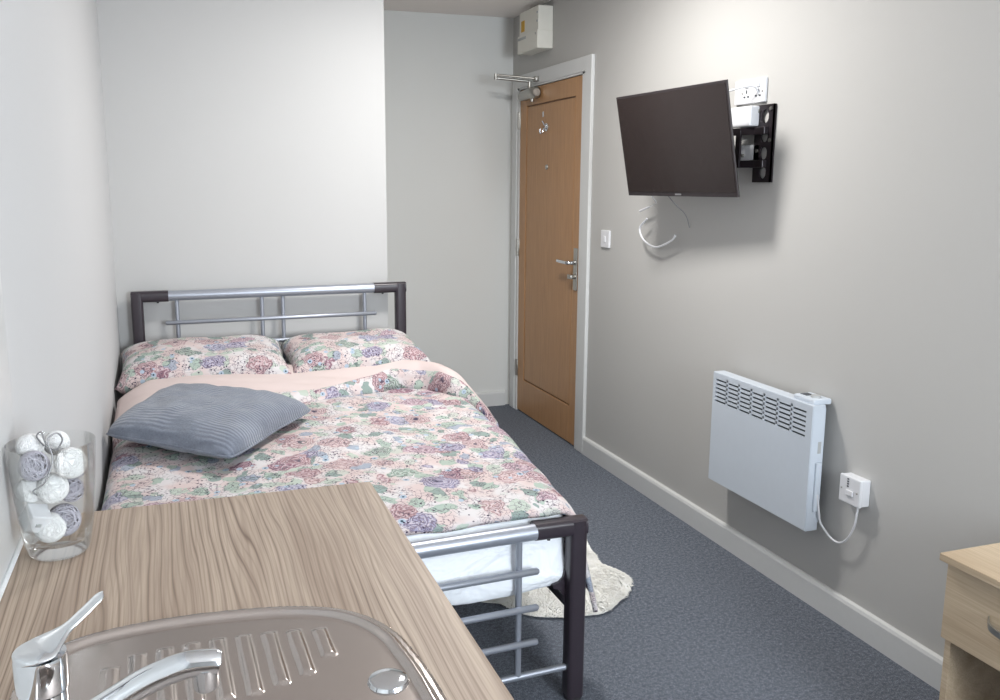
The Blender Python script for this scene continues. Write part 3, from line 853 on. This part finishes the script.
# wool locks modelled as small tapered blades all over the pelt
from mathutils.geometry import intersect_point_tri_2d
ring2 = [Vector((p[0], p[1])) for p in ring]
def rad_at(ang):
    best = None
    for k in range(len(ring2)):
        a_ = ring2[k] - cr.to_2d(); b_ = ring2[(k + 1) % len(ring2)] - cr.to_2d()
        t1, t2 = math.atan2(a_.y, a_.x), math.atan2(b_.y, b_.x)
        dt = (t2 - t1 + PI) % (2 * PI) - PI; da = (ang - t1 + PI) % (2 * PI) - PI
        if abs(dt) > 1e-9 and -1e-9 <= da / dt <= 1: best = a_.length + (b_.length - a_.length) * da / dt
    return best or .3
RT = [rad_at(2 * PI * k / 360 - PI) for k in range(361)]
rnd = random.Random(4); vs_, fs_ = [], []
for i in range(26000):
    ang = rnd.uniform(-PI, PI); s_ = math.sqrt(rnd.random()); 
    if i % 4 == 0: s_ = rnd.uniform(.92, 1.0)
    R0 = RT[int((ang + PI) / (2 * PI) * 360)]
    px, py = cr.x + math.cos(ang) * R0 * s_, cr.y + math.sin(ang) * R0 * s_
    z0 = .004 + .040 * (1 - s_ ** 5)
    la = ang + nz(px, py, 0, 7) * 2.4 + rnd.uniform(-.5, .5)
    L = rnd.uniform(.012, .022); w_ = rnd.uniform(.0016, .003)
    dx, dy = math.cos(la) * L, math.sin(la) * L; sx_, sy_ = -math.sin(la) * w_, math.cos(la) * w_
    k = len(vs_); o_ = (px - cr.x, py - cr.y)
    vs_ += [(o_[0] - sx_, o_[1] - sy_, z0), (o_[0] + sx_, o_[1] + sy_, z0), (o_[0] + dx * .6 - sx_ * .8, o_[1] + dy * .6 - sy_ * .8, z0 + .008), (o_[0] + dx * .6 + sx_ * .8, o_[1] + dy * .6 + sy_ * .8, z0 + .008), (o_[0] + dx, o_[1] + dy, max(.002, z0 + .006))]
    fs_ += [(k, k + 1, k + 3, k + 2), (k + 2, k + 3, k + 4)]
me_ = bpy.data.meshes.new('wool'); me_.from_pydata(vs_, [], fs_); me_.materials.append(M['fur'])
wl_ = bpy.data.objects.new('wool', me_); COL.objects.link(wl_); wl_.parent = rug; wl_['kind'] = 'stuff'

# ------------------------------------------------------------------ kitchen run: worktop, cabinet, sink, tap, vase
WXR, WYE = .322, 1.512
bm = bmesh.new()
sx0, sx1, sy0, sy1 = -.150, .225, .16, .66
xs = [XL, sx0, sx1, WXR]; ys = [-1.0, sy0, sy1, WYE]
for i in range(3):
    for j in range(3):
        if i == 1 and j == 1: continue
        pass
def holed(bm, z0, z1):
    V = {}
    for k, z in enumerate((z0, z1)):
        for i in range(4):
            for j in range(4): V[i, j, k] = bm.verts.new((xs[i], ys[j], z))
    for i in range(3):
        for j in range(3):
            if (i, j) == (1, 1): continue
            bm.faces.new([V[i, j, 1], V[i + 1, j, 1], V[i + 1, j + 1, 1], V[i, j + 1, 1]])
            bm.faces.new([V[i, j, 0], V[i, j + 1, 0], V[i + 1, j + 1, 0], V[i + 1, j, 0]])
    for i in range(3):
        for j in (0, 3): bm.faces.new([V[i, j, 0], V[i + 1, j, 0], V[i + 1, j, 1], V[i, j, 1]])
        for j in (1, 2):
            if i == 1: bm.faces.new([V[i, j, 0], V[i + 1, j, 0], V[i + 1, j, 1], V[i, j, 1]])
    for j in range(3):
        for i in (0, 3): bm.faces.new([V[i, j, 0], V[i, j + 1, 0], V[i, j + 1, 1], V[i, j, 1]])
        for i in (1, 2):
            if j == 1: bm.faces.new([V[i, j, 0], V[i, j + 1, 0], V[i, j + 1, 1], V[i, j, 1]])
    return bm
holed(bm, .862, .9)
bmesh.ops.recalc_face_normals(bm, faces=bm.faces)
es = [e for e in bm.edges if abs(e.verts[0].co.z - .9) < 1e-5 and abs(e.verts[1].co.z - .9) < 1e-5 and ((abs(e.verts[0].co.x - WXR) < 1e-5 and abs(e.verts[1].co.x - WXR) < 1e-5))]
bmesh.ops.bevel(bm, geom=es, offset=.004, segments=3, profile=.5, affect='EDGES')
wt = obj('worktop', bm, M['worktop'], None, 30, origin=(.03, .9, .862))
tag(wt, 'brown wood grain laminate worktop running along the left wall', 'worktop')
o = obj('sealant_bead', T([(XL + .0045, -1.0, .9015), (XL + .0045, WYE, .9015)], .004, 8), M['sealant'], None)
o.parent = wt; o.matrix_parent_inverse = Matrix.Translation(-Vector(wt.location))
sp = obj('splashback_panel', B((XL, -1.0, .904), (XL + .0015, 1.452, 1.75)), M['gloss_white'], None, origin=(XL, .3, .9))
bpy.data.objects[sp.name].data.transform(Matrix.Identity(4))
tag(sp, 'thin glossy pale splashback panel on the left wall above the worktop', 'splashback')
t_ = thing('kitchen_base_cabinet', (.03, .9, 0), 'base cabinet carrying the wood grain worktop', 'cabinet')
bm = bmesh.new()
box(bm, (XL + .02, 1.475, 0), (.285, 1.495, .862)); box(bm, (XL + .02, -.95, .1), (XL + .04, 1.475, .862)); box(bm, (XL + .02, -.95, .1), (.285, 1.475, .118)); box(bm, (XL + .02, -.97, 0), (.285, -.95, .862))
box(bm, (.235, -.95, 0), (.25, 1.475, .1))
obj('carcass', bm, M['plastic_white'], t_)
for k in range(4):
    y0 = -.945 + k * .605
    dr = obj('cabinet_door', B((.287, y0, .105), (.305, y0 + .6, .857), .002), M['plastic_white'], t_)
    obj('bar_handle', T([(.325, y0 + .22, .81), (.325, y0 + .38, .81)], .005, 10), M['satin'], dr, 40)

# sink as a pressed steel sheet
pts = [(-.195, .95), (-.190, 1.0), (-.172, 1.040), (-.145, 1.066), (-.10, 1.081), (-.03, 1.088), (.05, 1.083), (.12, 1.070), (.175, 1.046), (.212, 1.010), (.234, .965), (.243, .92), (.250, .85), (.254, .70), (.256, .40), (.256, .20), (.245, .15), (.215, .12), (.17, .108), (.03, .10), (-.12, .108), (-.165, .12), (-.19, .15), (-.198, .20), (-.199, .40), (-.198, .70)]
poly = [(p.x, p.y) for p in smooth_pts([(a, b, 0) for a, b in pts + [pts[0]]], 6)[:-1]]
import numpy as np
PA = np.array(poly); PB = np.roll(PA, -1, axis=0); AB = PB - PA; L2 = (AB ** 2).sum(1)
def sdf(Q):
    D = np.full(len(Q), 1e9); IN = np.zeros(len(Q), bool); NP = np.zeros((len(Q), 2))
    for a, b, ab, l2 in zip(PA, PB, AB, L2):
        t = np.clip(((Q - a) @ ab) / l2, 0, 1); pr = a + t[:, None] * ab; dd = np.hypot(*(Q - pr).T)
        m = dd < D; D[m] = dd[m]; NP[m] = pr[m]
        cond = ((a[1] > Q[:, 1]) != (b[1] > Q[:, 1]))
        xi = a[0] + (Q[:, 1] - a[1]) * ab[0] / (ab[1] if abs(ab[1]) > 1e-12 else 1e-12)
        IN ^= cond & (Q[:, 0] < xi)
    return np.where(IN, -D, D), NP
def ss(a, b, x):
    t = np.clip((x - a) / (b - a), 0, 1); return t * t * (3 - 2 * t)
stp = .0026
gx = np.arange(-.206, .264, stp); gy = np.arange(.09, 1.10, stp)
GX, GY = np.meshgrid(gx, gy, indexing='ij'); Q = np.stack([GX.ravel(), GY.ravel()], 1)
sd, npt = sdf(Q)
edge = np.abs(sd) < stp * .9
Q[edge] = npt[edge]; sd[edge] = 0
d = -sd
zz = .9045 + .0 * ss(0, .003, d) + .0050 * (ss(.011, .0145, d) - ss(.018, .026, d)) - .0022 * ss(.018, .030, d) - .0035 * ss(.004, 0, d)
x, y = Q[:, 0], Q[:, 1]
# drainer ribs along y
for k in range(9):
    cxk = -.096 + k * .0300
    yfar = 1.016 - .9 * (cxk - .02) ** 2 - .004; ynear = .884 + (.018 if k == 8 else 0) + 1.6 * max(0, cxk - .06) ** 1.0 * .25
    if k == 0: yfar, ynear = .985, .93
    m = ss(.0085, .0055, np.abs(x - cxk - (y - 1.0) * -.03)) * ss(yfar + .003, yfar - .003, y) * ss(ynear - .004, ynear + .002, y)
    zz = zz + .0032 * m
# bowl
bx = np.maximum(np.abs(x - .035) - (.165 - .06), 0); by = np.maximum(np.abs(y - .41) - (.225 - .06), 0)
bd = .06 - np.hypot(bx, by)
zz = zz - .15 * ss(0, .03, bd)
ok = sd <= 1e-9
bm = bmesh.new(); NXg, NYg = len(gx), len(gy)
V = [None] * len(Q)
for i in range(len(Q)):
    if ok[i]: V[i] = bm.verts.new((Q[i, 0], Q[i, 1], zz[i]))
for i in range(NXg - 1):
    for j in range(NYg - 1):
        q = [V[i * NYg + j], V[(i + 1) * NYg + j], V[(i + 1) * NYg + j + 1], V[i * NYg + j + 1]]
        q = [w for w in q if w is not None]
        if len(q) >= 3:
            try: bm.faces.new(q)
            except ValueError: pass
for v in [v for v in bm.verts if not v.link_faces]: bm.verts.remove(v)
bmesh.ops.recalc_face_normals(bm, faces=bm.faces)
sink = thing('kitchen_sink', (.03, .6, .9), 'stainless steel inset sink with a ribbed drainer in the worktop', 'sink')
o = obj('sink_top', bm, M['steel'], sink, 180)
if o.data.polygons[0].normal.z < 0: o.data.flip_normals()
sdm = o.modifiers.new('thick', 'SOLIDIFY'); sdm.thickness = .0008; sdm.offset = -1
bm = lathe(bmesh.new(), [(.001, .0065), (.012, .0065), (.0185, .0060), (.0215, .0048), (.0235, .001), (.001, .001)], (.199, .862, .901), 40)
obj('tap_hole_cover', bm, M['chrome'], sink, 40)['label'] = 'round chrome disc on the sink corner'
bm = lathe(bmesh.new(), [(.001, .003), (.03, .003), (.036, .001), (.001, 0)], (.035, .41, .7495), 32)
obj('waste_strainer', bm, M['chrome'], sink, 40)

# mixer tap
TX, TY = -.132, .785
tap = thing('mixer_tap', (TX, TY, .9), 'chrome single lever mixer tap at the left edge of the sink', 'tap')
bm = lathe(bmesh.new(), [(.001, 0), (.027, 0), (.027, .004), (.0225, .008), (.0205, .02), (.0205, .104), (.001, .104)], (TX, TY, .9005), 40)
obj('tap_body', bm, M['chrome'], tap, 40)
bm = lathe(bmesh.new(), [(.001, .1055), (.0215, .1055), (.0222, .108), (.0222, .134), (.0215, .138), (.001, .139)], (TX, TY, .9005), 40)
ldir = Vector((.050, .033, 0)).normalized(); side = Vector((-ldir.y, ldir.x, 0))
rows = []; NL = 40
for i in range(NL + 1):
    s = i / NL; q = -.0218 + s * .0835
    if q < .004: w = math.sqrt(max(0, .0222 ** 2 - q * q))
    else: w = .0068 + (.0222 - .0068) * (1 - sst(.0, .030, q)) 
    if q > .055: w *= math.sqrt(max(.02, 1 - ((q - .055) / .0068) ** 2)) if q < .0617 else .15
    w = max(w, .001)
    z = 1.0405 + .0015 * sst(-.02, 0, q) + .029 * max(0, q / .06) ** 1.25
    p = Vector((TX, TY, z)) + ldir * q
    th = .0018 + .0032 * (1 - s)
    rows.append([bm.verts.new(p + side * w * math.copysign(abs(math.cos(a)) ** .8, math.cos(a)) + Vector((0, 0, 1)) * th * math.sin(a)) for a in [2 * PI * k / 20 for k in range(20)]])
for i in range(NL):
    for k in range(20): bm.faces.new((rows[i][k], rows[i][(k + 1) % 20], rows[i + 1][(k + 1) % 20], rows[i + 1][k]))
bm.faces.new(rows[0][::-1]); bm.faces.new(rows[-1])
obj('lever', bm, M['chrome'], tap, 50)
SP = smooth_pts([(TX + .012, TY + .002, .955), (TX + .05, TY + .004, .975), (TX + .085, TY + .004, .993), (TX + .118, TY + .003, 1.003), (TX + .142, TY + .002, 1.003), (TX + .150, TY + .002, 1.001)], 6)
rr = [.0135 + (.0118 - .0135) * i / (len(SP) - 1) for i in range(len(SP))]
bm = tube(bmesh.new(), SP, rr, 24)
obj('spout', bm, M['chrome'], tap, 60)
bm = lathe(bmesh.new(), [(.001, -.022), (.0105, -.022), (.012, -.020), (.012, -.002), (.0125, 0), (.001, 0)], (TX + .138, TY + .002, 1.0), 28)
obj('aerator', bm, M['chrome'], tap, 40)

# glass vase
VC = Vector((-.1885, 1.355, .9))
vase = thing('glass_vase', VC, 'clear glass vase filled with string balls at the end of the worktop', 'vase')
outp = [(.0, 0.0005), (.036, .0005), (.041, .003), (.044, .010), (.0475, .025), (.052, .055), (.0555, .09), (.0585, .13), (.061, .170)]
inp = [(.0595, .170), (.057, .13), (.054, .09), (.0505, .055), (.046, .032), (.040, .021), (.025, .0165), (0.0, .015)]
prof = [(max(r, .0004), z) for r, z in outp] + [(.0608, .1715), (.060, .1715)] + [(max(r, .0004), z) for r, z in inp]
bm = lathe(bmesh.new(), prof, (0, 0, 0), 64)
obj('vase_body', bm, M['glass'], vase, 60, local=True)

# string balls
def string_ball(r, n, wr, seed, solid):
    rnd = random.Random(seed); bm = bmesh.new()
    if solid > 0: bmesh.ops.create_icosphere(bm, subdivisions=3, radius=r * solid)
    for k in range(n):
        ax = Vector((rnd.gauss(0, 1), rnd.gauss(0, 1), rnd.gauss(0, 1))).normalized()
        u = ax.orthogonal().normalized(); w = ax.cross(u)
        off = rnd.uniform(-.45, .45) * r; rad = math.sqrt(r * r - off * off) - wr
        m = 20; rg = []
        for i in range(m):
            a = 2 * PI * i / m; c = ax * off + (u * math.cos(a) + w * math.sin(a)) * rad
            rdir = c.normalized()
            rg.append([bm.verts.new(c + (rdir * math.cos(b) + ax * math.sin(b)) * wr) for b in (0, 2 * PI / 3, 4 * PI / 3)])
        for i in range(m):
            for j in range(3): bm.faces.new((rg[i][j], rg[i][(j + 1) % 3], rg[(i + 1) % m][(j + 1) % 3], rg[(i + 1) % m][j]))
    return bm
def protos(mat, solid, n, wr):
    return obj('string_ball', string_ball(1.0, n, wr, 3 if solid > .9 else 5, solid), mat, None, 180)
pw = protos(M['ball_white'], .93, 46, .034)
pg = protos(M['ball_grey'], .72, 44, .036)
balls = [
 ((-.2261, 1.3818, 1.0604), .0208, 'w', 'white string ball at the upper left, poking above the vase rim'),
 ((-.2124, 1.3477, 1.0389), .0233, 'g', 'grey string ball just below the rim at the upper left of the vase'),
 ((-.1620, 1.3408, 1.0404), .0242, 'w', 'large white string ball near the rim on the right of the vase'),
 ((-.1917, 1.3567, .9997), .0245, 'w', 'white string ball in the middle of the vase'),
 ((-.2330, 1.3638, .9989), .0207, 'w', 'white string ball pressed against the left side of the vase'),
 ((-.1601, 1.3964, .9856), .0200, 'g', 'grey string ball half hidden on the right side of the vase'),
 ((-.1750, 1.3988, .9378), .0263, 'g', 'large grey string ball at the lower right of the vase'),
 ((-.1987, 1.3555, .9298), .0239, 'w', 'white string ball at the bottom front of the vase'),
 ((-.1842, 1.4199, 1.0578), .0201, 'w', 'pale string ball at the back of the vase, seen through the rim'),
 ((-.1462, 1.3953, 1.0198), .0169, 'g', 'small grey string ball behind the large white ball by the right rim'),
]
used = set()
for (p, r, k, lab) in balls:
    p = Vector(p); r *= .95
    z = p.z - .9
    rin = interp([.015, .03, .055, .09, .13, .168], [.03, .046, .0505, .054, .057, .0595], z)
    off = Vector((p.x - VC.x, p.y - VC.y)); mxr = rin - r - .001
    if off.length > mxr: off = off.normalized() * mxr
    src = pw if k == 'w' else pg
    if k in used:
        o = src.copy(); COL.objects.link(o)
    else: o = src; used.add(k)
    o.location = (VC.x + off.x, VC.y + off.y, max(p.z, .9165 + r)); o.scale = (r, r, r)
    o.rotation_euler = (random.uniform(0, 6), random.uniform(0, 6), random.uniform(0, 6))
    tag(o, lab, 'decorative ball', 'string balls in the glass vase')
bm = bmesh.new(); box(bm, (-.0155, -.0155, -.0155), (.0155, .0155, .0155), .002)
o = obj('battery_box', bm, M['plastic_white'], None)
o.location = (-.2155, 1.345, .960); o.rotation_euler = (.5, .35, .55)
tag(o, 'small white cube of a battery box among the balls low in the vase', 'battery box')
q = obj('switch', B((-.004, -.0168, -.003), (.004, -.0152, .003), .0005), M['label_grey'], None); q.parent = o
bm = T(smooth_pts([(-.205, 1.36, .985), (-.214, 1.333, 1.005), (-.196, 1.325, 1.02), (-.185, 1.335, 1.05), (-.19, 1.34, 1.078), (-.178, 1.345, 1.086), (-.172, 1.35, 1.074), (-.182, 1.35, 1.06), (-.195, 1.352, 1.072), (-.2, 1.358, 1.086), (-.208, 1.365, 1.078), (-.2, 1.37, 1.062)], 8), .0012, 8)
o = obj('fairy_light_wire', bm, M['wire_grey'], None, 180, origin=(-.195, 1.35, 1.03))
tag(o, 'thin grey wire looping between the string balls at the vase rim', 'wire')

# ------------------------------------------------------------------ bedside cabinet at the right wall
bx0, by1, by0 = 1.646, 1.452, 1.02
t_ = thing('bedside_cabinet', (1.85, 1.24, 0), 'light oak bedside cabinet with a drawer over an open shelf space', 'bedside cabinet')
obj('top_board', B((bx0, by0 - .008, .582), (XR - .02, by1, .6), .0015), M['oak'], t_)
fx = bx0 + .016
obj('side_panel', B((fx + .016, by1 - .026, 0), (XR - .025, by1 - .010, .582)), M['oak'], t_)
obj('side_panel', B((fx + .016, by0, 0), (XR - .025, by0 + .016, .582)), M['oak'], t_)
obj('back_panel', B((XR - .04, by0 + .016, .02), (XR - .03, by1 - .026, .582)), M['shaded_wood'], t_)
obj('shelf', B((fx + .016, by0 + .016, .05), (XR - .04, by1 - .026, .066)), M['shaded_wood'], t_)
obj('drawer_bottom', B((fx + .02, by0 + .016, .40), (XR - .04, by1 - .026, .41)), M['shaded_wood'], t_)
dr = obj('drawer_front', B((fx, by0 + .002, .392), (fx + .016, by1 - .010, .575), .0015), M['oak'], t_)
hp = smooth_pts([(fx, 1.325, .497), (fx - .012, 1.315, .496), (fx - .024, 1.295, .490), (fx - .028, 1.235, .486), (fx - .024, 1.175, .490), (fx - .012, 1.155, .496), (fx, 1.145, .497)], 6)
bm = bmesh.new(); rows = []
for i, p in enumerate(hp):
    rows.append([bm.verts.new(p + Vector((dx, 0, dz))) for dx, dz in ((-.0025, -.007), (.0025, -.007), (.0025, .007), (-.0025, .007))])
for i in range(len(rows) - 1):
    for k in range(4): bm.faces.new((rows[i][k], rows[i][(k + 1) % 4], rows[i + 1][(k + 1) % 4], rows[i + 1][k]))
bm.faces.new(rows[0][::-1]); bm.faces.new(rows[-1])
obj('drawer_handle', bm, M['satin'], dr, 50)

# ------------------------------------------------------------------ light
def area(name, loc, rot, sx, sy, power, col):
    l = bpy.data.lights.new(name, 'AREA'); l.shape = 'RECTANGLE'; l.size = sx; l.size_y = sy; l.energy = power; l.color = col
    o = bpy.data.objects.new(name, l); COL.objects.link(o); o.location = loc; o.rotation_euler = rot
    return o
area('window_daylight', ((WX0 + WX1) / 2, YF - .02, (WZ0 + WZ1) / 2), (PI / 2, 0, 0), WX1 - WX0, WZ1 - WZ0, 88, (.86, .93, 1.0))
l = bpy.data.lights.new('ceiling_lamp', 'AREA'); l.shape = 'DISK'; l.size = .36; l.energy = 32; l.color = (1.0, .975, .945)
o = bpy.data.objects.new('ceiling_lamp', l); COL.objects.link(o); o.location = (1.2, 2.97, 2.40)

w = bpy.data.worlds.new('world'); scn.world = w; w.use_nodes = True
bg = w.node_tree.nodes['Background']; bg.inputs[0].default_value = (.75, .87, 1.0, 1); bg.inputs[1].default_value = 1.0

# ------------------------------------------------------------------ camera
cam = bpy.data.cameras.new('camera'); co = bpy.data.objects.new('camera', cam); COL.objects.link(co)
cam.sensor_width = 36; cam.lens = 868.1759 * 36 / 1000
cam.shift_x = (500 - 460.7) / 1000; cam.shift_y = (331.89 - 350) / 1000
cam.clip_start = .02
yaw, pit = math.radians(18.2027), math.radians(-9.8988)
fw = Vector((math.sin(yaw) * math.cos(pit), math.cos(yaw) * math.cos(pit), math.sin(pit)))
co.location = (0, 0, 1.4493); co.rotation_euler = fw.to_track_quat('-Z', 'Y').to_euler()
scn.camera = co
scn.view_settings.view_transform = 'Standard'; scn.view_settings.look = 'None'
scn.view_settings.exposure = 0.15; scn.view_settings.gamma = 1.0
scn.view_settings.use_curve_mapping = False
